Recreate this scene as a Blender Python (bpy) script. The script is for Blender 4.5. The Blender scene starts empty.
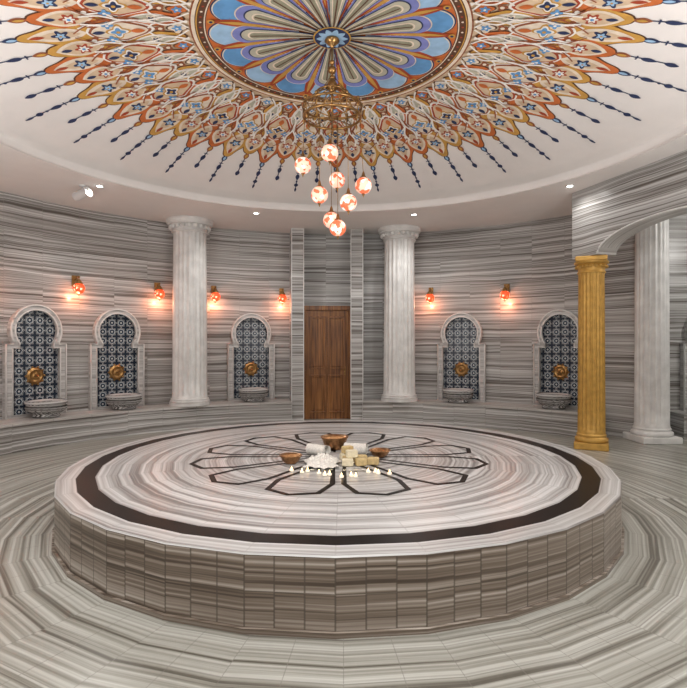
import bpy, math, random
from mathutils import Vector, Matrix
random.seed(7)
pi=math.pi
rad=math.radians
sc=bpy.context.scene
try:
    sc.view_settings.view_transform='Standard'
except Exception: pass

# ------------------------------------------------------------ materials
def new_mat(name):
    m=bpy.data.materials.new(name); m.use_nodes=True
    nt=m.node_tree
    return m,nt,nt.nodes['Principled BSDF']
def simple(name,col,rough=.5,metal=0,emit=0,ecol=None,var=0.0,vscale=20,bump=0,spec=None):
    m,nt,b=new_mat(name)
    b.inputs['Roughness'].default_value=rough
    b.inputs['Metallic'].default_value=metal
    if spec is not None: b.inputs['Specular IOR Level'].default_value=spec
    n=nt.nodes.new('ShaderNodeTexNoise'); n.inputs['Scale'].default_value=vscale; n.inputs['Detail'].default_value=4
    tc=nt.nodes.new('ShaderNodeTexCoord'); nt.links.new(tc.outputs['Object'],n.inputs['Vector'])
    r=nt.nodes.new('ShaderNodeValToRGB')
    r.color_ramp.elements[0].position=.35; r.color_ramp.elements[1].position=.65
    r.color_ramp.elements[0].color=tuple(c*(1-var) for c in col)+(1,)
    r.color_ramp.elements[1].color=tuple(min(1,c*(1+var*.5)) for c in col)+(1,)
    nt.links.new(n.outputs['Fac'],r.inputs['Fac']); nt.links.new(r.outputs['Color'],b.inputs['Base Color'])
    if emit:
        b.inputs['Emission Color'].default_value=(ecol or col)+(1,)
        b.inputs['Emission Strength'].default_value=emit
    if bump:
        bp=nt.nodes.new('ShaderNodeBump'); bp.inputs['Strength'].default_value=bump
        nt.links.new(n.outputs['Fac'],bp.inputs['Height']); nt.links.new(bp.outputs['Normal'],b.inputs['Normal'])
    return m
def M_(nt,op,a,b=None,c=None):
    n=nt.nodes.new('ShaderNodeMath'); n.operation=op
    for i,x in enumerate((a,b,c)):
        if x is None: continue
        if isinstance(x,(int,float)): n.inputs[i].default_value=x
        else: nt.links.new(x,n.inputs[i])
    return n.outputs[0]
def stripes(name,cols,s1=14,s2=48,warp=.05,rough=.25,mixf=.5,grout=(.012,.02),gcol=(.3,.29,.28),gamt=.6,pos=(.36,.45,.53,.66)):
    m,nt,b=new_mat(name)
    uv=nt.nodes.new('ShaderNodeUVMap'); uv.uv_map='st'
    sp=nt.nodes.new('ShaderNodeSeparateXYZ'); nt.links.new(uv.outputs[0],sp.inputs[0])
    u,v=sp.outputs[0],sp.outputs[1]
    def noise(x,y,det=2,z=0.0):
        cb=nt.nodes.new('ShaderNodeCombineXYZ'); nt.links.new(x,cb.inputs[0]); nt.links.new(y,cb.inputs[1]); cb.inputs[2].default_value=z
        n=nt.nodes.new('ShaderNodeTexNoise'); n.inputs['Scale'].default_value=1; n.inputs['Detail'].default_value=det
        nt.links.new(cb.outputs[0],n.inputs['Vector']); return n.outputs['Fac']
    w=noise(M_(nt,'MULTIPLY',u,1.1),M_(nt,'MULTIPLY',v,2.0),2,3.3)
    v2=M_(nt,'ADD',v,M_(nt,'MULTIPLY',M_(nt,'SUBTRACT',w,.5),warp*2))
    n1=noise(M_(nt,'MULTIPLY',u,.22),M_(nt,'MULTIPLY',v2,s1),2,0)
    n2=noise(M_(nt,'MULTIPLY',u,.35),M_(nt,'MULTIPLY',v2,s2),3,9)
    f=M_(nt,'ADD',M_(nt,'MULTIPLY',n1,1-mixf),M_(nt,'MULTIPLY',n2,mixf))
    r=nt.nodes.new('ShaderNodeValToRGB'); cr=r.color_ramp
    cr.elements[0].position=pos[0]; cr.elements[0].color=cols[0]+(1,)
    cr.elements[1].position=pos[3]; cr.elements[1].color=cols[3]+(1,)
    for k in (1,2):
        e=cr.elements.new(pos[k]); e.color=cols[k]+(1,)
    nt.links.new(f,r.inputs['Fac'])
    tu=nt.nodes.new('ShaderNodeUVMap'); tu.uv_map='tile'
    s3=nt.nodes.new('ShaderNodeSeparateXYZ'); nt.links.new(tu.outputs[0],s3.inputs[0])
    ax=M_(nt,'GREATER_THAN',M_(nt,'ABSOLUTE',M_(nt,'SUBTRACT',s3.outputs[0],.5)),.5-grout[0])
    ay=M_(nt,'GREATER_THAN',M_(nt,'ABSOLUTE',M_(nt,'SUBTRACT',s3.outputs[1],.5)),.5-grout[1])
    g=M_(nt,'MULTIPLY',M_(nt,'MAXIMUM',ax,ay),gamt)
    mx=nt.nodes.new('ShaderNodeMix'); mx.data_type='RGBA'
    nt.links.new(g,mx.inputs[0]); nt.links.new(r.outputs['Color'],mx.inputs[6]); mx.inputs[7].default_value=gcol+(1,)
    nt.links.new(mx.outputs[2],b.inputs['Base Color'])
    b.inputs['Roughness'].default_value=rough
    return m
P4=(.39,.465,.525,.61)
wallM=stripes('wall_striped_marble',[(.115,.10,.088),(.29,.28,.265),(.42,.415,.405),(.65,.65,.64)],s1=19,s2=62,warp=.03,mixf=.5,rough=.3,gamt=.3,grout=(.008,.012),pos=P4)
floorM=stripes('floor_striped_marble',[(.105,.097,.08),(.245,.24,.207),(.34,.34,.305),(.50,.505,.47)],s1=15,s2=46,warp=.008,mixf=.42,rough=.28,gamt=.5,grout=(.010,.012),gcol=(.19,.18,.16),pos=(.37,.455,.53,.63))
sideM=stripes('platform_side_marble',[(.07,.05,.036),(.17,.133,.103),(.26,.218,.18),(.44,.395,.35)],s1=15,s2=50,warp=.008,mixf=.5,rough=.3,gamt=.7,grout=(.03,.015),gcol=(.07,.055,.042),pos=P4)
topM=stripes('platform_top_marble',[(.22,.205,.20),(.38,.375,.37),(.50,.50,.495),(.65,.655,.655)],s1=13,s2=40,warp=.008,mixf=.45,rough=.32,gamt=.35,grout=(.010,.012),pos=P4)
benchM=stripes('bench_marble',[(.22,.2,.18),(.38,.36,.34),(.50,.48,.46),(.66,.65,.63)],s1=13,s2=40,warp=.02,mixf=.45,rough=.3,gamt=.5)
frameM=stripes('niche_frame_marble',[(.26,.25,.24),(.42,.41,.40),(.54,.53,.52),(.68,.67,.66)],s1=14,s2=50,warp=.02,mixf=.45,rough=.3,gamt=.0)
greyM=stripes('basin_marble',[(.03,.028,.025),(.16,.155,.15),(.36,.355,.35),(.72,.71,.70)],s1=30,s2=80,warp=.02,mixf=.4,rough=.2,pos=(.40,.46,.52,.585))
whiteM=simple('white_marble',(.76,.76,.745),.35,var=.12,vscale=5)
creamM=simple('ceiling_plaster',(.84,.80,.775),.8,var=.02,vscale=3)
goldM=simple('gold_paint',(.58,.335,.075),.45,metal=.3,var=.15,vscale=12)
brassM=simple('aged_brass',(.42,.24,.09),.32,metal=.9,var=.3,vscale=30)
copperM=simple('copper',(.42,.22,.10),.28,metal=.9,var=.3,vscale=40,bump=.2)
darkM=simple('dark_granite',(.012,.009,.008),.35,var=.3,vscale=60,spec=.1)
chromeM=simple('white_metal',(.7,.7,.7),.35,metal=.2)
clothM=simple('white_cotton',(.80,.78,.73),.95,var=.12,vscale=60,bump=.6)
soapM=simple('olive_soap',(.62,.47,.23),.6,var=.15,vscale=40)
soap2M=simple('cream_soap',(.76,.69,.50),.6,var=.08,vscale=40)
waxM=simple('candle_wax',(.9,.85,.75),.5,emit=.3,ecol=(1,.8,.5))
flameM=simple('flame',(1,.75,.35),.5,emit=10,ecol=(1,.62,.25))
bulbM=simple('downlight_lens',(1,1,1),.5,emit=14,ecol=(1,.95,.88))
m,nt,b=new_mat('walnut_wood'); woodM=m
tc=nt.nodes.new('ShaderNodeTexCoord'); mp=nt.nodes.new('ShaderNodeMapping'); mp.inputs['Scale'].default_value=(22,22,1.2)
n=nt.nodes.new('ShaderNodeTexNoise'); n.inputs['Scale'].default_value=1.2; n.inputs['Detail'].default_value=6
r=nt.nodes.new('ShaderNodeValToRGB'); r.color_ramp.elements[0].position=.35; r.color_ramp.elements[1].position=.68
r.color_ramp.elements[0].color=(.13,.045,.012,1); r.color_ramp.elements[1].color=(.40,.17,.045,1)
nt.links.new(tc.outputs['Object'],mp.inputs[0]); nt.links.new(mp.outputs[0],n.inputs['Vector']); nt.links.new(n.outputs['Fac'],r.inputs['Fac']); nt.links.new(r.outputs['Color'],b.inputs['Base Color']); b.inputs['Roughness'].default_value=.35
def lampglass(name,c1,c2,c3,st,sc_=32):
    m,nt,b=new_mat(name)
    tc=nt.nodes.new('ShaderNodeTexCoord'); vo=nt.nodes.new('ShaderNodeTexVoronoi'); vo.inputs['Scale'].default_value=sc_
    nt.links.new(tc.outputs['Object'],vo.inputs['Vector'])
    s=nt.nodes.new('ShaderNodeSeparateColor'); nt.links.new(vo.outputs['Color'],s.inputs[0])
    r=nt.nodes.new('ShaderNodeValToRGB'); r.color_ramp.interpolation='CONSTANT'
    r.color_ramp.elements[0].color=c1+(1,); r.color_ramp.elements[1].position=.5; r.color_ramp.elements[1].color=c2+(1,)
    e=r.color_ramp.elements.new(.8); e.color=c3+(1,)
    nt.links.new(s.outputs[0],r.inputs['Fac']); nt.links.new(r.outputs['Color'],b.inputs['Base Color']); nt.links.new(r.outputs['Color'],b.inputs['Emission Color'])
    b.inputs['Emission Strength'].default_value=st; b.inputs['Roughness'].default_value=.2
    return m
sconceG=lampglass('red_mosaic_glass',(.95,.07,.02),(1,.20,.07),(1,.62,.4),1.2,26)
chandG=lampglass('orange_mosaic_glass',(.95,.55,.42),(.80,.16,.07),(.95,.82,.72),.7,24)
m,nt,b=new_mat('iznik_tile'); tileM=m
uv=nt.nodes.new('ShaderNodeUVMap'); uv.uv_map='st'; sp=nt.nodes.new('ShaderNodeSeparateXYZ'); nt.links.new(uv.outputs[0],sp.inputs[0])
def cell(x,n): return M_(nt,'ABSOLUTE',M_(nt,'SUBTRACT',M_(nt,'FRACT',M_(nt,'MULTIPLY',x,n)),.5))
cx,cy=cell(sp.outputs[0],6.0),cell(sp.outputs[1],6.0)
d=M_(nt,'ADD',cx,cy); mxx=M_(nt,'MAXIMUM',cx,cy)
star=M_(nt,'MINIMUM',M_(nt,'MULTIPLY',d,.72),mxx)
r=nt.nodes.new('ShaderNodeValToRGB'); r.color_ramp.interpolation='CONSTANT'; cr=r.color_ramp
cr.elements[0].color=(.60,.62,.62,1); cr.elements[1].position=.08; cr.elements[1].color=(.018,.028,.045,1)
for p,c in ((.19,(.12,.18,.24)),(.235,(.64,.66,.66)),(.285,(.015,.022,.035)),(.34,(.62,.65,.66)),(.365,(.02,.03,.05))):
    e=cr.elements.new(p); e.color=c+(1,)
nt.links.new(star,r.inputs['Fac']); nt.links.new(r.outputs['Color'],b.inputs['Base Color']); b.inputs['Roughness'].default_value=.2

# ------------------------------------------------------------ mesh builder
class MB:
    def __init__(s): s.v=[];s.f=[];s.m=[];s.s=[];s.uv=[];s.mats=[]
    def mi(s,mat):
        if mat not in s.mats: s.mats.append(mat)
        return s.mats.index(mat)
    def add(s,vs,fs,mat,smooth=False,M=None,uvs=None):
        o=len(s.v); k=s.mi(mat)
        for p in vs:
            p=Vector(p)
            if M is not None: p=M@p
            s.v.append(p)
        for i,f in enumerate(fs):
            s.f.append([o+a for a in f]); s.m.append(k); s.s.append(smooth)
            s.uv.append(uvs[i] if uvs else None)
    def box(s,c,d,mat,M=None,bev=0):
        x,y,z=d[0]/2,d[1]/2,d[2]/2
        if bev:
            b=bev; vs=[]
            def ring(zz,ins):
                X,Y=x-ins,y-ins
                return [(X-b,-Y,zz),(X,-Y+b,zz),(X,Y-b,zz),(X-b,Y,zz),(-X+b,Y,zz),(-X,Y-b,zz),(-X,-Y+b,zz),(-X+b,-Y,zz)]
            R=[ring(-z,b),ring(-z+b,0),ring(z-b,0),ring(z,b)]
            for q in R: vs+= [(p[0]+c[0],p[1]+c[1],p[2]+c[2]) for p in q]
            fs=[]
            for k in range(3):
                for i in range(8):
                    j=(i+1)%8; fs.append([k*8+i,k*8+j,(k+1)*8+j,(k+1)*8+i])
            fs.append(list(range(7,-1,-1))); fs.append([24+i for i in range(8)])
            s.add(vs,fs,mat,False,M); return
        vs=[(c[0]+a*x,c[1]+b_*y,c[2]+e*z) for a in(-1,1) for b_ in(-1,1) for e in(-1,1)]
        s.add(vs,[[0,1,3,2],[4,6,7,5],[0,4,5,1],[2,3,7,6],[0,2,6,4],[1,5,7,3]],mat,False,M)
    def lathe(s,prof,mat,n=24,c=(0,0,0),M=None,smooth=True,flute=None,cap=True):
        vs=[];fs=[]; cols=n
        for (r,z) in prof:
            for i in range(cols):
                a=2*pi*i/n; rr=r
                if flute and flute[2]<=z<=flute[3]:
                    rr=r*(1-flute[1]*abs(math.sin(a*flute[0]/2)))
                vs.append((c[0]+rr*math.cos(a),c[1]+rr*math.sin(a),c[2]+z))
        for k in range(len(prof)-1):
            for i in range(n):
                j=(i+1)%cols
                fs.append([k*cols+i,k*cols+j,(k+1)*cols+j,(k+1)*cols+i])
        s.add(vs,fs,mat,smooth,M)
        if cap:
            L=len(prof)-1
            if prof[0][0]>.001: s.add(vs[:cols],[list(range(cols-1,-1,-1))],mat,False,M)
            if prof[L][0]>.001: s.add(vs[L*cols:],[list(range(cols))],mat,False,M)
    def sphere(s,c,r,mat,n=20,M=None,sz=1):
        s.lathe([(max(r*math.sin(pi*k/(n//2)),.0004),-r*sz*math.cos(pi*k/(n//2))) for k in range(n//2+1)],mat,n,c,M)
    def tube(s,pts,r,mat,n=8,M=None,closed=False):
        vs=[];fs=[];P=[Vector(p) for p in pts];N=len(P)
        for i,p in enumerate(P):
            t=(P[(i+1)%N]-P[i-1]) if closed else (P[min(i+1,N-1)]-P[max(i-1,0)])
            t.normalize(); a=Vector((0,0,1)) if abs(t.z)<.9 else Vector((1,0,0))
            u=t.cross(a).normalized(); w=t.cross(u)
            rr=r[i] if isinstance(r,(list,tuple)) else r
            for k in range(n):
                an=2*pi*k/n; vs.append(p+u*rr*math.cos(an)+w*rr*math.sin(an))
        for i in range(N if closed else N-1):
            j=(i+1)%N
            for k in range(n):
                l=(k+1)%n; fs.append([i*n+k,i*n+l,j*n+l,j*n+k])
        if not closed: fs+= [list(range(n-1,-1,-1)),[(N-1)*n+k for k in range(n)]]
        s.add(vs,fs,mat,True,M)
    def build(s,name,parent=None,M=None):
        me=bpy.data.meshes.new(name); me.from_pydata([tuple(p) for p in s.v],[],s.f)
        for mt in s.mats: me.materials.append(mt)
        me.polygons.foreach_set('material_index',s.m); me.polygons.foreach_set('use_smooth',s.s)
        st=me.uv_layers.new(name='st'); tl=me.uv_layers.new(name='tile')
        for p in me.polygons:
            q=s.uv[p.index]; n=p.normal
            for k,li in enumerate(p.loop_indices):
                co=me.vertices[me.loops[li].vertex_index].co
                if q: st.data[li].uv=q[0][k]; tl.data[li].uv=q[1][k]
                else:
                    if abs(n.z)>.7: st.data[li].uv=(co.x,co.y)
                    elif abs(n.x)>abs(n.y): st.data[li].uv=(co.y,co.z)
                    else: st.data[li].uv=(co.x,co.z)
                    tl.data[li].uv=(.5,.5)
        me.update()
        o=bpy.data.objects.new(name,me); sc.collection.objects.link(o)
        if parent: o.parent=parent
        if M is not None: o.matrix_local=M
        return o
def empty(name,M=None):
    e=bpy.data.objects.new(name,None); sc.collection.objects.link(e); e.empty_display_size=.1
    if M is not None: e.matrix_world=M
    return e
def at(phi,r,z=0): # local x tangent, y outward
    p=rad(phi); return Matrix.Translation((r*math.sin(p),r*math.cos(p),z))@Matrix.Rotation(-p,4,'Z')
TQ=[(0,0),(1,0),(1,1),(0,1)]

H=4.05      # flat ceiling height
RW=6.1      # wall radius
ZD=4.90; KD=.043
DC=(-.12,0)
def zd(r): return ZD-KD*r*r

# ------------------------------------------------------------ floor
NS=32; ST=2*pi/NS
def ringtiles(mb,r0,r1,mat,z,sub=2,phase=0,jit=.006,offs=None):
    a=ST/2
    off=random.uniform(0,50) if offs is None else offs
    seg=2*r1*math.sin(a)
    for k in range(NS):
        th=k*ST+phase
        so=random.uniform(-jit,jit)
        for j in range(sub):
            f0=-1+2*j/sub; f1=-1+2*(j+1)/sub
            q=[]
            for (r,f) in ((r0,f0),(r0,f1),(r1,f1),(r1,f0)):
                apo=r*math.cos(a); tt=apo*math.tan(a)*f
                q.append((apo,tt))
            vs=[(p[0]*math.cos(th)-p[1]*math.sin(th),p[0]*math.sin(th)+p[1]*math.cos(th),z) for p in q]
            st=[(p[1]+off+k*seg,p[0]+so+off) for p in q]
            mb.add(vs,[[0,1,2,3]],mat,uvs=[(st,TQ)])
fl=MB()
r=2.4
while r<12.5:
    ringtiles(fl,r,r+.33,floorM,0.0,2,phase=ST/2); r+=.33
fl.add([(-13,-13,-.15),(13,-13,-.15),(13,13,-.15),(-13,13,-.15),(-13,-13,-.02),(13,-13,-.02),(13,13,-.02),(-13,13,-.02)],[[0,3,2,1],[4,5,6,7]],floorM)
fl.build('floor')

# ------------------------------------------------------------ walls
def tilewall(mb,P0,P1,z0,z1,mat,th=.3,tw=.62):
    P0=Vector(P0);P1=Vector(P1); L=(P1-P0).length; n=max(1,round(L/tw)); m=max(1,round((z1-z0)/th))
    for j in range(m):
        za=z0+(z1-z0)*j/m; zb=z0+(z1-z0)*(j+1)/m
        random.seed(j*17+3); off=random.uniform(0,60)
        for i in range(n):
            a=P0.lerp(P1,i/n); b=P0.lerp(P1,(i+1)/n); d=off+random.uniform(-.01,.01)
            u0=L*i/n; u1=L*(i+1)/n
            mb.add([(a.x,a.y,za),(b.x,b.y,za),(b.x,b.y,zb),(a.x,a.y,zb)],[[0,1,2,3]],mat,uvs=[([(u0+d,za+d),(u1+d,za+d),(u1+d,zb+d),(u0+d,zb+d)],TQ)])
w=MB()
def pol(phi,r): return (r*math.sin(rad(phi)),r*math.cos(rad(phi)))
N=52; A0=-250; A1=55
m=14; th=H/m
for j in range(m):
    za=j*th; zb=za+th; random.seed(j*31+5); off=random.uniform(0,80)
    for i in range(N):
        a=A0+(A1-A0)*i/N; bb=A0+(A1-A0)*(i+1)/N
        pa=pol(a,RW); pb=pol(bb,RW); d=off+random.choice((0,0,0,.0,.03))+random.uniform(-.006,.006)
        u0=i*.62; u1=u0+.62
        w.add([(pa[0],pa[1],za),(pb[0],pb[1],za),(pb[0],pb[1],zb),(pa[0],pa[1],zb)],[[0,1,2,3]],wallM,uvs=[([(u0+off,za+d),(u1+off,za+d),(u1+off,zb+d),(u0+off,zb+d)],TQ)])
pa=pol(55,RW); pb=pol(55,RW+.3)
tilewall(w,pa,pb,0,H,wallM)
w.build('wall_round')
wa=MB(); tilewall(wa,(5.0,3.95),(9.2,3.95),0,H,wallM); wa.build('wall_alcove_back')
wa=MB(); tilewall(wa,(9.2,3.95),(9.2,-4),0,H,wallM); wa.build('wall_alcove_right')
wa=MB(); tilewall(wa,(9.2,-4),(5.0,-2.6),0,H,wallM); wa.build('wall_alcove_front')

# ------------------------------------------------------------ ceiling
c=MB()
n=128; R0=4.1
vs=[];fs=[]
for i in range(n):
    a=2*pi*i/n
    for rr in (R0,12.5):
        cx_=DC[0] if rr==R0 else 0
        vs.append((cx_+rr*math.cos(a),rr*math.sin(a),H))
for i in range(n):
    j=(i+1)%n; fs.append([2*i,2*i+1,2*j+1,2*j])
c.add(vs,fs,creamM)
prof=[(R0,H),(R0+.03,H+.02),(R0+.03,H+.05),(R0,H+.08),(R0,zd(R0))]
for k in range(20,-1,-1):
    rr=max(R0*k/20,.001); prof.append((rr,zd(rr)))
c.lathe(prof,creamM,n,(DC[0],DC[1],0),cap=False)
c.build('ceiling')

# mural
def lin(h):
    return tuple(((int(h[i:i+2],16)/255)**2.2) for i in (0,2,4))
PM={k:simple('paint_'+k,lin(v),.75,var=.12,vscale=9) for k,v in dict(navy='2f3a5c',blue='6399cc',peri='7f86c4',sky='9cc0e0',orange='c86c38',red='a8472c',rust='96583a',gold='cc9a4c',cream='e8d8c4',beige='d6bb9c',white='f2ece4',olive='9a9882',sage='bdb9a6',brown='60402f',teal='3e6f86').items()}
mu=MB(); LG=.0035
def strip(th,pr,mat,L,off=0.0):
    vs=[];fs=[]
    for q in pr:
        r_,h=q[0],q[1]; sft=(q[2] if len(q)>2 else 0)+off
        for sgn in (-1,1):
            t=sft+sgn*h; x=r_*math.cos(th)-t*math.sin(th); y=r_*math.sin(th)+t*math.cos(th)
            vs.append((DC[0]+x,DC[1]+y,zd(math.hypot(x,y))-L*LG-.002))
    for i in range(len(pr)-1): fs.append([2*i,2*i+1,2*i+3,2*i+2])
    mu.add(vs,fs,PM[mat])
def prof_leaf(r0,r1,w_,p=.8,n=10,skew=1.0):
    return [(r0+(r1-r0)*k/n,w_*max(0,math.sin(pi*(k/n)**skew))**p) for k in range(n+1)]
def leaf(th,r0,r1,w_,mat,L,p=.8,n=10,skew=1.0,off=0): strip(th,prof_leaf(r0,r1,w_,p,n,skew),mat,L,off)
def lobed(th,r0,r1,w_,mat,L,n=26,lob=3,amp=.22,skew=.9,p=.6):
    strip(th,[(r0+(r1-r0)*k/n,w_*max(0,math.sin(pi*(k/n)**skew))**p*(1-amp*abs(math.sin(lob*pi*k/n+.4)))) for k in range(n+1)],mat,L)
def rpetal(th,r0,r1,w0,w1,mat,L,n=12):
    rc=r1-w1; pr=[(r0+(rc-r0)*k/n,w0+(w1-w0)*k/n) for k in range(n+1)]
    pr+=[(rc+w1*math.sin(pi/2*k/8),w1*math.cos(pi/2*k/8)) for k in range(1,9)]
    strip(th,pr,mat,L)
def blob(th,r_,rr,mat,L,lob=0,amp=.3,off=0,n=20,ph=0):
    if lob: n=max(n,lob*6)
    pts=[(r_,off)]
    for k in range(n):
        a=2*pi*k/n; q=rr*(1+amp*math.cos(lob*a+ph)) if lob else rr
        pts.append((r_+q*math.cos(a),off+q*math.sin(a)))
    vs=[]
    for lx,ly in pts:
        x=lx*math.cos(th)-ly*math.sin(th); y=lx*math.sin(th)+ly*math.cos(th)
        vs.append((DC[0]+x,DC[1]+y,zd(math.hypot(x,y))-L*LG-.002))
    mu.add(vs,[[0,1+k,1+(k+1)%n] for k in range(n)],PM[mat])
def ring(r0,r1,mat,L,n=192):
    vs=[];k=max(1,int((r1-r0)/.12)+1)
    for j in range(k+1):
        rr=r0+(r1-r0)*j/k
        for i in range(n):
            a=2*pi*i/n; vs.append((DC[0]+rr*math.cos(a),DC[1]+rr*math.sin(a),zd(rr)-L*LG-.002))
    fs=[[j*n+i,j*n+(i+1)%n,(j+1)*n+(i+1)%n,(j+1)*n+i] for j in range(k) for i in range(n)]
    mu.add(vs,fs,PM[mat])
def ribbon(th,pts,w_,mat,L,mirror=True):
    for sg in ((1,-1) if mirror else (1,)):
        P=[(p[0],p[1]*sg) for p in pts]; S=[]
        for i in range(len(P)-1):
            p0=P[max(i-1,0)];p1=P[i];p2=P[i+1];p3=P[min(i+2,len(P)-1)]
            for k in range(5):
                t=k/5
                S.append(tuple(.5*((2*p1[d])+(-p0[d]+p2[d])*t+(2*p0[d]-5*p1[d]+4*p2[d]-p3[d])*t*t+(-p0[d]+3*p1[d]-3*p2[d]+p3[d])*t**3) for d in (0,1)))
        S.append(P[-1]); vs=[]
        for i,q in enumerate(S):
            a=S[max(i-1,0)]; b_=S[min(i+1,len(S)-1)]; dx,dy=b_[0]-a[0],b_[1]-a[1]; l=math.hypot(dx,dy) or 1
            for s_ in (-1,1):
                lx=q[0]-dy/l*w_*s_; ly=q[1]+dx/l*w_*s_
                x=lx*math.cos(th)-ly*math.sin(th); y=lx*math.sin(th)+ly*math.cos(th)
                vs.append((DC[0]+x,DC[1]+y,zd(math.hypot(x,y))-L*LG-.002))
        mu.add(vs,[[2*i,2*i+1,2*i+3,2*i+2] for i in range(len(S)-1)],PM[mat])
ring(.03,1.29,'orange',1); ring(1.29,1.40,'brown',1); ring(1.30,1.312,'cream',2); ring(1.378,1.39,'gold',2)
for i in range(96): blob(2*pi*i/96,1.345,.013,'red' if i%2 else 'cream',2,n=8)
NP=16
for i in range(NP):
    th=2*pi*i/NP+.1; h=th+pi/NP
    rpetal(th,.35,1.285,.06,.225,'navy',2); rpetal(th,.35,1.27,.055,.213,'cream',3)
    rpetal(th,.35,1.258,.05,.202,'blue' if i%2 else 'sky',4)
    rpetal(th,.35,1.05,.05,.158,'cream',5); rpetal(th,.35,1.037,.05,.147,'peri',6)
    rpetal(th,.1,.96,.02,.110,'navy',7); rpetal(th,.1,.945,.018,.098,'sage',8)
    rpetal(th,.1,.88,.010,.066,'cream',9); rpetal(th,.1,.86,.006,.050,'olive',10)
    strip(th,[(.1+.075*k,.007) for k in range(11)],'brown',11)
    leaf(h,.35,1.26,.060,'red',5,n=14,skew=1.6); leaf(h,.5,1.18,.026,'gold',6,n=10,skew=1.5)
    blob(h,1.245,.036,'gold',7,n=12); blob(h,1.245,.018,'navy',8,n=8)
    strip(h,[(.12+.08*k,.006) for k in range(6)],'navy',11)
ring(.001,.20,'gold',12,48); ring(.001,.185,'navy',13,48)
for i in range(10): leaf(2*pi*i/10,.03,.17,.035,'sky',14,n=8)
ring(.001,.05,'cream',15,24)
# arabesque belt
ring(1.40,2.42,'beige',0)
ring(1.40,1.435,'cream',1); ring(1.435,1.45,'rust',1)
NB=32
for i in range(NB):
    th=2*pi*i/NB; h=th+pi/NB
    lobed(h,2.12,2.88,.215,'brown',1); lobed(h,2.12,2.86,.200,'orange' if i%2 else 'gold',2)
    lobed(th,2.20,3.05,.185,'brown',1,skew=.8); lobed(th,2.20,3.03,.170,'gold' if i%2 else 'orange',2,skew=.8)
    leaf(th,2.40,2.94,.105,'cream',3,skew=.9); leaf(th,2.46,2.84,.062,'beige',4)
    blob(th,2.64,.066,'navy',5,5,.35); blob(th,2.64,.038,'sky',6,5,.3); blob(th,2.64,.012,'gold',7,n=8)
    leaf(th,2.78,2.92,.024,'red',5)
    leaf(h,2.30,2.78,.125,'cream',3); leaf(h,2.34,2.73,.095,'beige',4); blob(h,2.51,.068,'red',5,6,.3); blob(h,2.51,.042,'white',6,6,.3); blob(h,2.51,.018,'blue',7,n=8)
    leaf(h,2.62,2.73,.026,'navy',5)
    for sg in (-1,1):
        blob(th,2.37,.052,'rust',4,3,.3,off=sg*.13); blob(th,2.37,.024,'white',5,off=sg*.13,n=8)
        blob(h,2.20,.045,'blue',8,4,.35,off=sg*.10); blob(h,2.20,.016,'white',9,off=sg*.10,n=8)
    lobed(th,1.78,2.42,.195,'white',3,lob=2,amp=.16,skew=1.05); lobed(th,1.81,2.395,.172,'rust' if i%2 else 'red',4,lob=2,amp=.16,skew=1.05)
    lobed(th,1.84,2.37,.145,'cream' if i%2 else 'beige',5,lob=2,amp=.16,skew=1.05)
    blob(th,2.12,.095,'gold',6,4,.28); blob(th,2.12,.076,'white',7,4,.28); blob(th,2.12,.055,'blue' if i%2 else 'navy',8,4,.3); blob(th,2.12,.020,'gold',9,n=10)
    leaf(th,1.87,2.01,.035,'orange',7); leaf(th,2.24,2.36,.028,'navy',7)
    lobed(h,1.48,2.12,.140,'brown',2,lob=2,amp=.15); lobed(h,1.50,2.10,.124,'orange' if i%2 else 'gold',3,lob=2,amp=.15)
    leaf(h,1.58,2.02,.082,'white',4); leaf(h,1.61,1.99,.062,'sage',5)
    blob(h,1.80,.056,'cream',6,6,.3); blob(h,1.80,.034,'navy',7,6,.3)
    blob(th,1.57,.092,'brown',2,4,.22); blob(th,1.57,.076,'cream' if i%2 else 'orange',3,4,.22); blob(th,1.57,.042,'blue',4,5,.3); blob(th,1.57,.014,'white',5,n=8)
    blob(th,1.73,.046,'rust',3,3,.3); blob(th,1.73,.022,'cream',4,n=10)
    ribbon(th,[(1.46,.02),(1.60,.13),(1.78,.10),(1.84,.03)],.010,'white',6)
    ribbon(th,[(1.46,.16),(1.66,.10),(1.82,.17),(2.05,.20),(2.25,.15),(2.42,.18)],.012,'white',10)
    ribbon(th,[(1.9,.20),(2.08,.24),(2.28,.20),(2.44,.10),(2.52,.03)],.008,'rust',9)
    ribbon(h,[(2.12,.02),(2.22,.10),(2.36,.09),(2.46,.14)],.012,'white',8)
    blob(h,2.27,.034,'gold',7,4,.3); blob(h,2.27,.014,'red',8,n=8)
NT=64
for i in range(NT):
    th=2*pi*i/NT; e=3.74 if i%2==0 else 3.46; s0=2.97 if i%2==0 else 2.82
    strip(th,[(s0+(e-s0)*k/8,.008) for k in range(9)],'navy',1)
    leaf(th,s0+.02,s0+.19,.040,'rust' if i%2 else 'navy',2); leaf(th,s0+.05,s0+.15,.020,'gold' if i%2 else 'sky',3)
    leaf(th,s0+.28,s0+.44,.032,'navy',2,skew=.8)
    strip(th,[(s0+.235,.034),(s0+.25,.034)],'navy',2)
    if i%2==0:
        leaf(th,s0+.53,s0+.63,.036,'navy',2); leaf(th,s0+.65,s0+.77,.018,'navy',2)
        blob(th,s0+.48,.018,'navy',2,n=8)
    else:
        leaf(th,s0+.50,s0+.64,.034,'navy',2)
mu.build('ceiling_mural')

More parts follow.
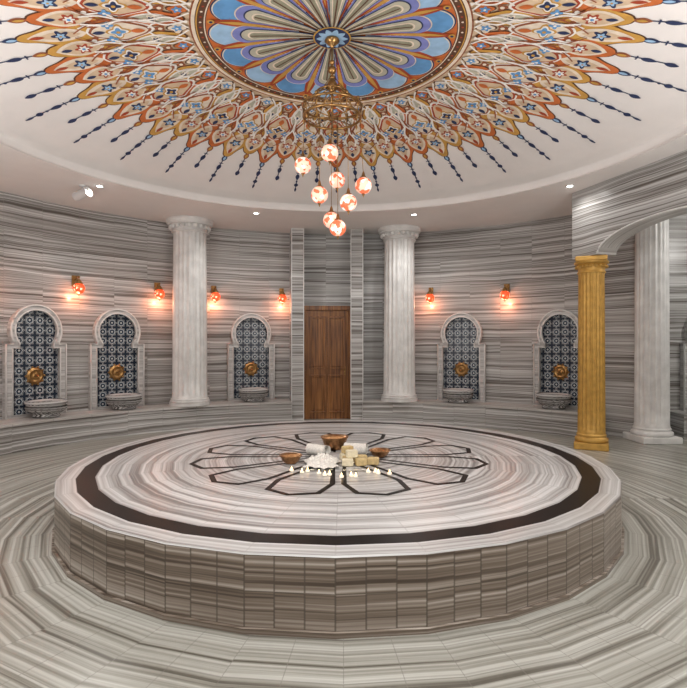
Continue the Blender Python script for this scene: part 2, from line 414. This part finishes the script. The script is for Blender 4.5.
# ------------------------------------------------------------ platform
PR=2.65; PH=.45; PX=-.045
pl=MB()
ap=math.cos(ST/2)
for k in range(NS):
    th=k*ST+ST/2
    def pt(r_,f,z): 
        x=r_*ap; y=x*math.tan(ST/2)*f
        return (x*math.cos(th)-y*math.sin(th),x*math.sin(th)+y*math.cos(th),z)
    random.seed(k+900)
    for j,(za,zb) in enumerate(((.03,.235),(.235,.44))):
        for q in range(3):
            f0=-1+q*2/3; f1=f0+2/3; o=random.uniform(-.01,.01)+j*7
            u0=k*.52+q*.17
            pl.add([pt(PR,f0,za),pt(PR,f1,za),pt(PR,f1,zb),pt(PR,f0,zb)],[[0,1,2,3]],sideM,uvs=[([(u0,za+o),(u0+.17,za+o),(u0+.17,zb+o),(u0,zb+o)],TQ)])
    pl.add([pt(PR+.02,-1,0.0),pt(PR+.02,1,0.0),pt(PR+.02,1,.03),pt(PR+.02,-1,.03),pt(PR,1,.03),pt(PR,-1,.03)],[[0,1,2,3],[3,2,4,5]],sideM)
    R2=PR-.008
    P=[pt(PR,-1,.44),pt(PR,1,.44),pt(R2,1,PH),pt(R2,-1,PH)]
    g=lambda a,b_:([(k*.52,a),(k*.52+.52,a),(k*.52+.52,b_),(k*.52,b_)],[(.5,.5)]*4)
    pl.add(P,[[0,1,2,3]],topM,uvs=[g(.41,.44)])
rr=[PR-.008,2.49,2.335,2.06,1.78,1.50,1.2,.9,.6,.3,.002]
for i in range(len(rr)-1):
    random.seed(i+50)
    ringtiles(pl,rr[i+1],rr[i],topM if i!=1 else darkM,PH,1,phase=ST/2)
po=pl.build('heated_marble_platform',None,Matrix.Translation((PX,0,0)))
il=MB()
def flatline(pts,w_,z,mat,closed=True):
    n=len(pts); q=[]
    for i in range(n):
        a=Vector(pts[i-1]); b_=Vector(pts[i]); c_=Vector(pts[(i+1)%n])
        d1=(b_-a).normalized(); d2=(c_-b_).normalized()
        n1=Vector((-d1.y,d1.x)); n2=Vector((-d2.y,d2.x)); nn=(n1+n2).normalized(); k=min(w_/max(.35,nn.dot(n1)),w_*2.2)
        q.append((b_+nn*k,b_-nn*k))
    vs=[];fs=[]
    for a,b_ in q: vs+=[(a.x,a.y,z),(b_.x,b_.y,z)]
    for i in range(n):
        j=(i+1)%n; fs.append([2*i,2*i+1,2*j+1,2*j])
    il.add(vs,fs,mat)
for i in range(12):
    th=i*pi/6+pi/12
    P=[(.22,0),(1.10,.245),(1.40,.215),(1.50,0),(1.40,-.215),(1.10,-.245)]
    flatline([(p[0]*math.cos(th)-p[1]*math.sin(th),p[0]*math.sin(th)+p[1]*math.cos(th)) for p in P],.024,PH+.003,darkM)
il.build('flower_inlay',po)

# ------------------------------------------------------------ benches
def bench(name,a0,a1):
    b=MB(); rf=5.45; n=max(2,round((a1-a0)/6.5)); bh=.44
    for i in range(n):
        p,q=a0+(a1-a0)*i/n,a0+(a1-a0)*(i+1)/n
        def T(r_,a,z): x,y=pol(a,r_); return (x,y,z)
        u=i*.62
        for za,zb,o in ((0,.2,0),(.2,.40,5)):
            o+=random.uniform(-.01,.01)
            b.add([T(rf,p,za),T(rf,q,za),T(rf,q,zb),T(rf,p,zb)],[[0,1,2,3]],wallM,uvs=[([(u,za+o),(u+.6,za+o),(u+.6,zb+o),(u,zb+o)],TQ)])
        b.add([T(rf,p,.40),T(rf,q,.40),T(rf-.02,q,.40),T(rf-.02,p,.40),T(rf-.02,q,bh),T(rf-.02,p,bh)],[[0,1,2,3],[3,2,4,5]],benchM,uvs=[([(u,0),(u+.6,0),(u+.6,.02),(u,.02)],TQ),([(u,.3),(u+.6,.3),(u+.6,.34),(u,.34)],TQ)])
        b.add([T(rf-.02,p,bh),T(rf-.02,q,bh),T(RW-.01,q,bh),T(RW-.01,p,bh)],[[0,1,2,3]],benchM,uvs=[([(u,rf),(u+.6,rf),(u+.6,RW),(u,RW)],TQ)])
    for a in (a0,a1):
        P=[T(rf,a,0),T(RW-.01,a,0),T(RW-.01,a,bh),T(rf,a,bh)]
        b.add(P,[[0,1,2,3]],wallM)
    return b.build(name)
bench('marble_bench',-112,-11.3)
bench('marble_bench.001',4.2,50)
b=MB(); b.box((7.35,3.69,.22),(3.1,.5,.44),wallM); b.build('marble_bench.002')

# ------------------------------------------------------------ columns
def column(name,x,y,z0,z1,r_,mat,base=.25,square=True,abw=2.5):
    c=MB(); h=z1-z0; nf=20; n=nf*6; e=1.22
    if square: c.box((0,0,base*.22),(2*r_*e,2*r_*e,base*.44),mat,bev=.01)
    else: c.lathe([(r_*1.16,0),(r_*1.16,base*.44)],mat,40)
    k0=1.0 if square else .93
    pr=[(r_*1.18*k0,base*.44)]
    for k in range(7): a=-pi/2+pi*k/6; pr.append((r_*k0*(1.13+.08*math.cos(a)),base*.58+base*.14*math.sin(a)))
    pr+=[(r_*1.08,base*.74),(r_*1.06,base*.82)]
    for k in range(5): a=-pi/2+pi*k/4; pr.append((r_*1.05+.04*r_*math.cos(a),base*.88+base*.06*math.sin(a)))
    pr+=[(r_*1.02,base)]
    c.lathe(pr,mat,40)
    ct=h-.26
    sh=[(r_*1.02,base-.001),(r_,base+.05)]+[(r_*(1-.06*k/8),base+.08+(ct-base-.14)*k/8) for k in range(9)]+[(r_*.95,ct)]
    c.lathe(sh,mat,n,flute=(nf,.10,base+.06,ct-.03))
    cp=[(r_*.95,ct)]
    for k in range(5): a=-pi/2+pi*k/4; cp.append((r_*.98+.06*r_*math.cos(a),ct+.015+.015*math.sin(a)))
    cp+=[(r_*.97,ct+.035),(r_*.97,ct+.07)]
    for k in range(7): a=pi/2*k/6; cp.append((r_*.98+r_*.22*(1-math.cos(a)),ct+.075+.075*math.sin(a)))
    cp+=[(r_*1.25,ct+.155),(r_*1.25,ct+.185)]
    c.lathe(cp,mat,48)
    for i in range(nf):
        a=2*pi*i/nf
        c.sphere((r_*1.09*math.cos(a),r_*1.09*math.sin(a),ct+.105),.032*r_/.25,mat,8)
    if square: c.box((0,0,ct+.222),(r_*abw,r_*abw,.076),mat,bev=.012)
    else: c.lathe([(r_*1.32,ct+.185),(r_*1.34,ct+.20),(r_*1.34,ct+.25),(r_*1.32,ct+.26)],mat,48)
    return c.build(name,None,Matrix.Translation((x,y,z0)))
for i,ph in enumerate((-32,11.9)):
    x,y=pol(ph,5.70); o=column('fluted_column' if i==0 else 'fluted_column.001',x,y,.441,H,.335,whiteM,.14,False)
    o.matrix_world=Matrix.Translation((x,y,.441))@Matrix.Rotation(-rad(ph),4,'Z')
column('fluted_column.002',5.18,3.32,0,H,.265,whiteM,.25)

# ------------------------------------------------------------ arcade
AD=Vector((.30,-.954,0)).normalized()
ang=math.atan2(AD.y,AD.x)
AM=Matrix.Translation((3.67,2.92,0))@Matrix.Rotation(ang,4,'Z')
def archz(s):
    q=1-((s-1.75)/1.22)**2
    return 2.99+.36*math.sqrt(q) if q>0 else 2.99
ar=MB(); TW=.36
ss=[0,.3,.53]+[1.75-1.22*math.cos(pi*k/24) for k in range(1,24)]+[2.97,3.2,3.5]
ss=sorted(ss)
full=ss+[3.5+s_ for s_ in ss[1:]]
def az(s_): return archz(s_ if s_<=3.5 else s_-3.5)
for i in range(len(full)-1):
    s0,s1=full[i],full[i+1]
    for y in (0,TW):
        za,zb=az(s0),az(s1)
        ar.add([(s0,y,za),(s1,y,zb),(s1,y,H),(s0,y,H)],[[0,1,2,3]],wallM,uvs=[([(s0,za),(s1,zb),(s1,H),(s0,H)],[(.5,.5)]*4)])
    ar.add([(s0,0,az(s0)),(s1,0,az(s1)),(s1,TW,az(s1)),(s0,TW,az(s0))],[[0,1,2,3]],benchM)
ar.add([(0,0,2.99),(0,TW,2.99),(0,TW,H),(0,0,H)],[[0,1,2,3]],wallM)
for k in (0,1):
    b0=k*3.5
    pts=[(b0+1.75-1.22*math.cos(pi*t/24),0,2.99+.36*math.sin(pi*t/24)) for t in range(25)]
    ar.tube(pts,.012,whiteM,8)
ar.build('wall_arcade',None,AM)
for k,s_ in enumerate((.24,3.5,6.75)):
    p=AM@Vector((s_,TW/2-.02,0))
    o=column('gilded_column' if k==0 else 'gilded_column.%03d'%k,p.x,p.y,0,2.99,.20,goldM,.24,True,2.25)
    o.matrix_world=Matrix.Translation((p.x,p.y,0))@Matrix.Rotation(-rad(26),4,'Z')

# ------------------------------------------------------------ pilasters + door
for i,ph in enumerate((-9.9,2.9)):
    b=MB(); 
    for j in range(14):
        za=j*(H/14); zb=(j+1)*(H/14); o=random.uniform(0,30)
        for P0,P1 in (((-.13,-.28),(.13,-.28)),((.13,-.28),(.13,.24)),((-.13,.24),(-.13,-.28))):
            L=math.hypot(P1[0]-P0[0],P1[1]-P0[1])
            b.add([(P0[0],P0[1],za),(P1[0],P1[1],za),(P1[0],P1[1],zb),(P0[0],P0[1],zb)],[[0,1,2,3]],wallM,uvs=[([(0+o,za+o),(L+o,za+o),(L+o,zb+o),(o,zb+o)],TQ)])
    for s_ in (-.125,.125): b.box((s_,-.282,H/2),(.016,.016,H),whiteM)
    b.build('trim_%d'%(i+1),None,at(ph,5.85))
d=MB(); DW=1.02; DH=2.38
d.box((0,0,DH/2),(DW,.05,DH),woodM)
for s_ in (-1,1): d.box((s_*(DW/2+.0),-.02,DH/2),(.10,.12,DH),woodM,bev=.008)
d.box((0,-.02,DH+.03),(DW+.14,.12,.10),woodM,bev=.008)
def panel(x0,x1,z0,z1):
    for (c_,s_) in (((x0,-.035,(z0+z1)/2),(.025,.03,z1-z0)),((x1,-.035,(z0+z1)/2),(.025,.03,z1-z0)),(((x0+x1)/2,-.035,z0),(x1-x0,.03,.025)),(((x0+x1)/2,-.035,z1),(x1-x0,.03,.025))): d.box(c_,s_,woodM)
    d.box(((x0+x1)/2,-.028,(z0+z1)/2),(x1-x0-.09,.02,z1-z0-.09),woodM,bev=.008)
for x0,x1 in ((-.38,-.03),(.03,.38)):
    panel(x0,x1,.15,.95); panel(x0,x1,1.10,2.22)
d.box((.385,-.035,1.05),(.035,.02,.2),brassM,bev=.004)
d.tube([(.385,-.04,1.08),(.385,-.09,1.08),(.30,-.095,1.08)],.010,brassM)
d.build('door_1',None,at(-3.4,6.0))

# ------------------------------------------------------------ niches
def keyhole(hw,ra,zc,ztop,pinch,z0=0):
    pts=[(-hw,z0),(-hw,ztop)]
    a0=math.acos(max(-1,min(1,pinch/ra)))
    n=24; s_=pi+a0; e=-a0
    pts.append((-pinch,ztop))
    for k in range(n+1):
        a=s_+(e-s_)*k/n; pts.append((ra*math.cos(a),zc+ra*math.sin(a)))
    pts+=[(pinch,ztop),(hw,ztop),(hw,z0)]
    return pts
def niche(name,M):
    root=empty(name,M)
    f=MB()
    outer=keyhole(.50,.43,1.41,1.20,.385); inner=keyhole(.385,.345,1.41,1.12,.275,.04)
    n=len(outer); D=-.09
    vs=[(p[0],D,p[1]) for p in outer]+[(p[0],D,p[1]) for p in inner]+[(p[0],0,p[1]) for p in outer]+[(p[0],-.01,p[1]) for p in inner]
    fs=[]
    for i in range(n-1):
        fs+=[[i,i+1,n+i+1,n+i],[2*n+i,2*n+i+1,i+1,i],[n+i,n+i+1,3*n+i+1,3*n+i]]
    fs+=[[0,n,2*n-1,n-1],[n,3*n,4*n-1,2*n-1]]
    f.add(vs,fs,frameM)
    f.tube([(p[0]*.97,D-.003,p[1]) for p in keyhole(.50,.42,1.41,1.185,.378)],.015,whiteM,6)
    f.tube([(p[0],D,p[1]) for p in inner],.013,whiteM,6)
    f.build('frame',root)
    t=MB(); t.add([(-.385,-.012,.04),(.385,-.012,.04),(.385,-.012,1.12),(-.385,-.012,1.12)],[[0,1,2,3]],tileM)
    arc=[p for p in inner[2:-2]]
    t.add([(p[0],-.0125,p[1]) for p in arc],[list(range(len(arc)))],tileM); t.build('tile_panel',root)
    g=MB()
    R=Matrix.Translation((0,-.02,.66))@Matrix.Rotation(pi/2,4,'X')
    pr=[(.001,.03),(.04,.035),(.05,.02),(.085,.02),(.095,.035),(.11,.035),(.125,.015),(.14,.012),(.14,0)]
    g.lathe(pr,brassM,32,M=R,flute=(16,.06,.01,.02))
    for k in range(10):
        a=2*pi*k/10; g.sphere((.15*math.cos(a),-.025,.66+.15*math.sin(a)),.018,brassM,8)
    g.tube([(0,-.03,.66),(0,-.10,.66),(0,-.14,.65),(0,-.15,.61)],[.018,.016,.014,.012],brassM)
    g.tube([(-.05,-.09,.70),(.05,-.09,.70)],.008,brassM); g.tube([(0,-.09,.66),(0,-.09,.70)],.008,brassM)
    g.build('brass_tap',root)
    k=MB()
    pr=[(.001,0),(.20,0),(.21,.03),(.19,.05),(.24,.08),(.30,.13),(.31,.18),(.285,.20),(.295,.215),(.315,.23),(.31,.27),(.28,.275),(.25,.23),(.18,.15),(.001,.11)]
    k.lathe(pr,greyM,60,c=(0,-.36,0),flute=(20,.10,.06,.19))
    k.build('wash_basin',root)
    return root
for i,ph in enumerate((-57.8,-44.4,-19.0,24.1,42.7,-72,-90)):
    niche('fountain_niche' if i==0 else 'fountain_niche.%03d'%i,at(ph,6.085,.441))
niche('fountain_niche.007',Matrix.Translation((6.55,3.94,.441)))

# ------------------------------------------------------------ sconces
def light(name,typ,loc,e,col,size=.05,parent=None,rot=None,spot=None):
    l=bpy.data.lights.new(name,typ); l.energy=e; l.color=col
    if typ=='AREA': l.shape='DISK'; l.size=size
    else: l.shadow_soft_size=size
    if typ=='SPOT': l.spot_size=spot[0]; l.spot_blend=spot[1]
    o=bpy.data.objects.new(name,l); sc.collection.objects.link(o); o.location=loc
    if rot: o.rotation_euler=rot
    if parent: o.parent=parent
    return o
for i,ph in enumerate((-51.5,-37.2,-26.4,-12.8,18.0,32.9,-66,-81)):
    root=empty('wall_sconce' if i==0 else 'wall_sconce.%03d'%i,at(ph,6.08,2.60))
    s_=MB()
    s_.box((0,-.012,.14),(.10,.024,.20),brassM,bev=.006)
    s_.tube([(0,-.02,.16),(0,-.07,.19),(0,-.13,.215),(0,-.17,.20),(0,-.17,.12)],.011,brassM)
    s_.lathe([(.012,.17),(.03,.15),(.065,.10),(.072,.085),(.05,.085)],brassM,20,c=(0,-.17,-.005))
    s_.sphere((0,-.17,.205),.022,brassM,10)
    s_.lathe([(.03,-.115),(.018,-.125),(.008,-.15),(.002,-.165)],brassM,12,c=(0,-.17,.03))
    s_.build('bracket',root)
    g=MB(); g.sphere((0,-.17,0),.098,sconceG,24); g.build('mosaic_globe',root)
    light('bulb_light','POINT',(0,-.155,-.155),6.0,(1,.38,.20),.012,root)

# ------------------------------------------------------------ chandelier
CX,CY=DC[0],0.0
root=empty('mosaic_chandelier',Matrix.Translation((CX,CY,0)))
c=MB(); ztop=zd(0)-.055
c.lathe([(.001,ztop),(.07,ztop),(.08,ztop-.02),(.05,ztop-.05),(.025,ztop-.07),(.012,ztop-.09)],brassM,24)
c.tube([(0,0,ztop-.05),(0,0,4.42)],.009,brassM)
for z_,r_ in ((4.60,.028),(4.52,.045),(4.44,.03)): c.sphere((0,0,z_),r_,brassM,14)
c.lathe([(.015,4.44),(.04,4.40),(.06,4.36),(.05,4.32),(.02,4.29)],brassM,20)
def hoop(z_,r_,t): c.tube([(r_*math.cos(2*pi*i/48),r_*math.sin(2*pi*i/48),z_) for i in range(48)],t,brassM,8,closed=True)
hoop(4.02,.30,.014); hoop(4.13,.31,.012); hoop(4.27,.17,.010)
for i in range(12):
    a=2*pi*i/12; ca,sa=math.cos(a),math.sin(a)
    c.tube([(.04*ca,.04*sa,4.33),(.14*ca,.14*sa,4.30),(.20*ca,.20*sa,4.23),(.31*ca,.31*sa,4.13),(.30*ca,.30*sa,4.02)],.007,brassM,6)
    b_=2*pi*(i+.5)/12
    c.tube([(.31*ca,.31*sa,4.13),(.305*math.cos(b_),.305*math.sin(b_),4.02),(.31*math.cos(a+pi/6),.31*math.sin(a+pi/6),4.13)],.005,brassM,6)
    c.sphere((.31*ca,.31*sa,4.16),.018,brassM,8); c.lathe([(.002,-.06),(.014,-.03),(.004,0)],brassM,8,c=(.30*ca,.30*sa,4.01))
for k in range(3):
    a=2*pi*k/3; c.tube([(.02*math.cos(a),.02*math.sin(a),4.45),(.17*math.cos(a),.17*math.sin(a),4.27)],.004,brassM,6)
for k in range(4):
    a=pi*k/4; c.tube([(.30*math.cos(a),.30*math.sin(a),4.02),(-.30*math.cos(a),-.30*math.sin(a),4.02)],.006,brassM,6)
G=[(-.31,.02,3.52),(-.02,-.18,3.58),(.33,.0,3.30),(.05,.20,3.42),(.17,-.12,3.09),(-.13,-.08,3.18),(-.01,.08,2.955),(.06,-.02,2.85)]
gl=MB()
for (x,y,z_) in G:
    rr_=math.hypot(x,y); k=min(1,.30/rr_)
    c.tube([(x*k*.97,y*k*.97,4.02),(x,y,z_+.11)],.0035,brassM,6)
    c.lathe([(.006,.15),(.014,.13),(.02,.10),(.04,.085),(.045,.07)],brassM,14,c=(x,y,z_))
    c.lathe([(.03,-.078),(.015,-.09),(.006,-.11),(.002,-.125)],brassM,10,c=(x,y,z_))
    gl.sphere((x,y,z_),.088,chandG,24)
c.build('brass_frame',root); gl.build('mosaic_globes',root)

# ------------------------------------------------------------ downlights
for i,ph in enumerate((-56,-21,17,54,92,128,164,-92,-128,-164)):
    x,y=pol(ph,4.5 if i!=3 else 4.28)
    root=empty('ceiling_downlight' if i==0 else 'ceiling_downlight.%03d'%i,Matrix.Translation((x,y,H)))
    d_=MB(); d_.lathe([(.04,-.002),(.045,-.012),(.06,-.012),(.065,-.001)],chromeM,24,cap=False); d_.lathe([(.001,-.010),(.045,-.010)],bulbM,24,cap=False); d_.build('trim_ring',root)
    light('lamp','SPOT',(0,0,-.02),84 if i!=3 else 25,(1,.97,.94),.04,root,rot=(0,0,0),spot=(rad(155),.6))
root=empty('ceiling_spotlight',Matrix.Translation((-3.98,2.50,H)))
p=MB(); p.lathe([(.05,0),(.05,-.02),(.02,-.025)],chromeM,16); p.tube([(0,0,-.01),(0,0,-.10)],.012,chromeM)
R=Matrix.Translation((0,0,-.13))@Matrix.Rotation(rad(-15),4,'Z')@Matrix.Rotation(rad(75),4,'Y')
p.lathe([(.001,-.15),(.06,-.15),(.07,-.13),(.07,.09),(.082,.11),(.07,.115),(.055,.08),(.001,.08)],chromeM,24,M=R); p.build('lamp_body',root)

# ------------------------------------------------------------ centrepiece
def bowl(name,x,y,r_,h):
    b=MB(); b.lathe([(.001,0),(r_*.55,0),(r_*.6,.01),(r_*.85,h*.35),(r_,h*.8),(r_*1.12,h),(r_*1.10,h+.004),(r_*.95,h*.82),(r_*.8,h*.4),(r_*.5,.015),(.001,.012)],copperM,32)
    b.tube([(r_*1.11*math.cos(2*pi*i/32),r_*1.11*math.sin(2*pi*i/32),h) for i in range(32)],.004,copperM,6,closed=True)
    b.build(name,None,Matrix.Translation((x,y,PH+.004)))
bowl('copper_bowl',-.52,-.36,.10,.08); bowl('copper_bowl.001',.38,-.06,.10,.07); bowl('copper_bowl.002',-.10,.34,.14,.14)
b=MB(); random.seed(3)
S=[(.04,-.48,0,.0),(.17,-.46,0,.3),(.05,-.33,0,.7),(.08,-.42,1,.2),(.29,-.42,0,-.2),(.18,-.31,0,.1),(.02,-.20,0,.2),(.04,-.21,1,.6)]
for i,(x,y,l,a) in enumerate(S):
    b.box((0,0,.035),(.11,.075,.07),soapM if i%3 else soap2M,Matrix.Translation((x,y,l*.071))@Matrix.Rotation(a,4,'Z'),bev=.008)
b.build('soap_bars',None,Matrix.Translation((0,0,PH+.004)))
cl=MB(); n=34; vs=[];fs=[]
for i in range(n+1):
    for j in range(n+1):
        u=i/n-.5; v=j/n-.5; r_=math.hypot(u,v)*2
        z_=.012+.10*max(0,1-r_)**.6*(.6+.4*math.sin(u*23+v*9)*math.cos(v*27-u*6))+.014*abs(math.sin(14*u+3*math.sin(11*v)))
        vs.append((u*.32*(1+.15*math.sin(9*v)),v*.44*(1+.15*math.sin(8*u+1)),z_))
for i in range(n):
    for j in range(n): a=i*(n+1)+j; fs.append([a,a+1,a+n+2,a+n+1])
cl.add(vs,fs,clothM,True); cl.build('lace_towel',None,Matrix.Translation((-.21,-.42,PH+.004)))
for k,(x,y,rz) in enumerate(((-.27,-.03,.9),(.13,.05,1.3))):
    t=MB(); pts=[]
    for q in range(60):
        a=q*.33; rr_=.010+.0010*q; pts.append((rr_*math.cos(a),rr_*math.sin(a)))
    vs=[];fs=[]
    for q in pts:
        for yy in (-.12,.12): vs.append((q[0],yy,q[1]+.07))
    for q in range(len(pts)-1): fs.append([2*q,2*q+1,2*q+3,2*q+2])
    t.add(vs,fs,clothM,True); t.build('rolled_towel' if k==0 else 'rolled_towel.001',None,Matrix.Translation((x,y,PH+.004))@Matrix.Rotation(rz,4,'Z'))
ca=MB(); random.seed(21)
for i in range(13):
    x=-.46+i*.073+random.uniform(-.03,.03); y=-.84+random.uniform(-.10,.08)+.12*abs(x)/.45
    ca.lathe([(.019,0),(.020,.016),(.018,.016),(.0005,.013)],waxM,14,c=(x,y,0))
    ca.lathe([(.0005,.017),(.005,.024),(.004,.032),(.0006,.042)],flameM,8,c=(x,y,0))
ca.build('tea_candles',None,Matrix.Translation((0,0,PH+.004)))
fw=MB(); random.seed(5)
for i in range(14):
    x=random.uniform(-.30,.36); y=random.uniform(-.685,-.66)
    for k in range(5):
        a=2*pi*k/5+i; M=Matrix.Translation((x,y,.004))@Matrix.Rotation(a,4,'Z')
        fw.add([(0,0,0),(.015,.008,.006),(.024,0,.008),(.015,-.008,.006)],[[0,1,2,3]],clothM if i%3 else soap2M,True,M)
fw.build('scattered_flowers',None,Matrix.Translation((0,0,PH+.001)))

# ------------------------------------------------------------ room lighting (fill lights outside of the view)
light('added_dome_fill','AREA',(-3.6,-3.2,1.2),180,(1,.97,.95),1.2,rot=(rad(180),0,0))  # unseen fill added to brighten the dome, aimed straight up
light('added_dome_fill.001','AREA',(3.4,-3.2,1.2),180,(1,.97,.95),1.2,rot=(rad(180),0,0))  # second added fill for the dome, right side
light('added_room_fill','AREA',(0,-4.9,3.9),115,(1,.99,.98),1.2,rot=(rad(45),0,0))  # added fill near the camera, tilted into the room, no fixture behind it
light('alcove_light','POINT',(7.2,1.5,3.6),90,(1,.97,.93),.1)

# ------------------------------------------------------------ camera / world
wd=bpy.data.worlds.new('World'); sc.world=wd; wd.use_nodes=True
wd.node_tree.nodes['Background'].inputs[0].default_value=(.8,.8,.8,1); wd.node_tree.nodes['Background'].inputs[1].default_value=.3
cam=bpy.data.cameras.new('camera'); co=bpy.data.objects.new('camera',cam); sc.collection.objects.link(co)
cam.sensor_width=36; cam.lens=530/687*36; cam.clip_start=.05
co.location=(0,-5.6,1.63); co.rotation_euler=(pi/2,0,0)
sc.camera=co
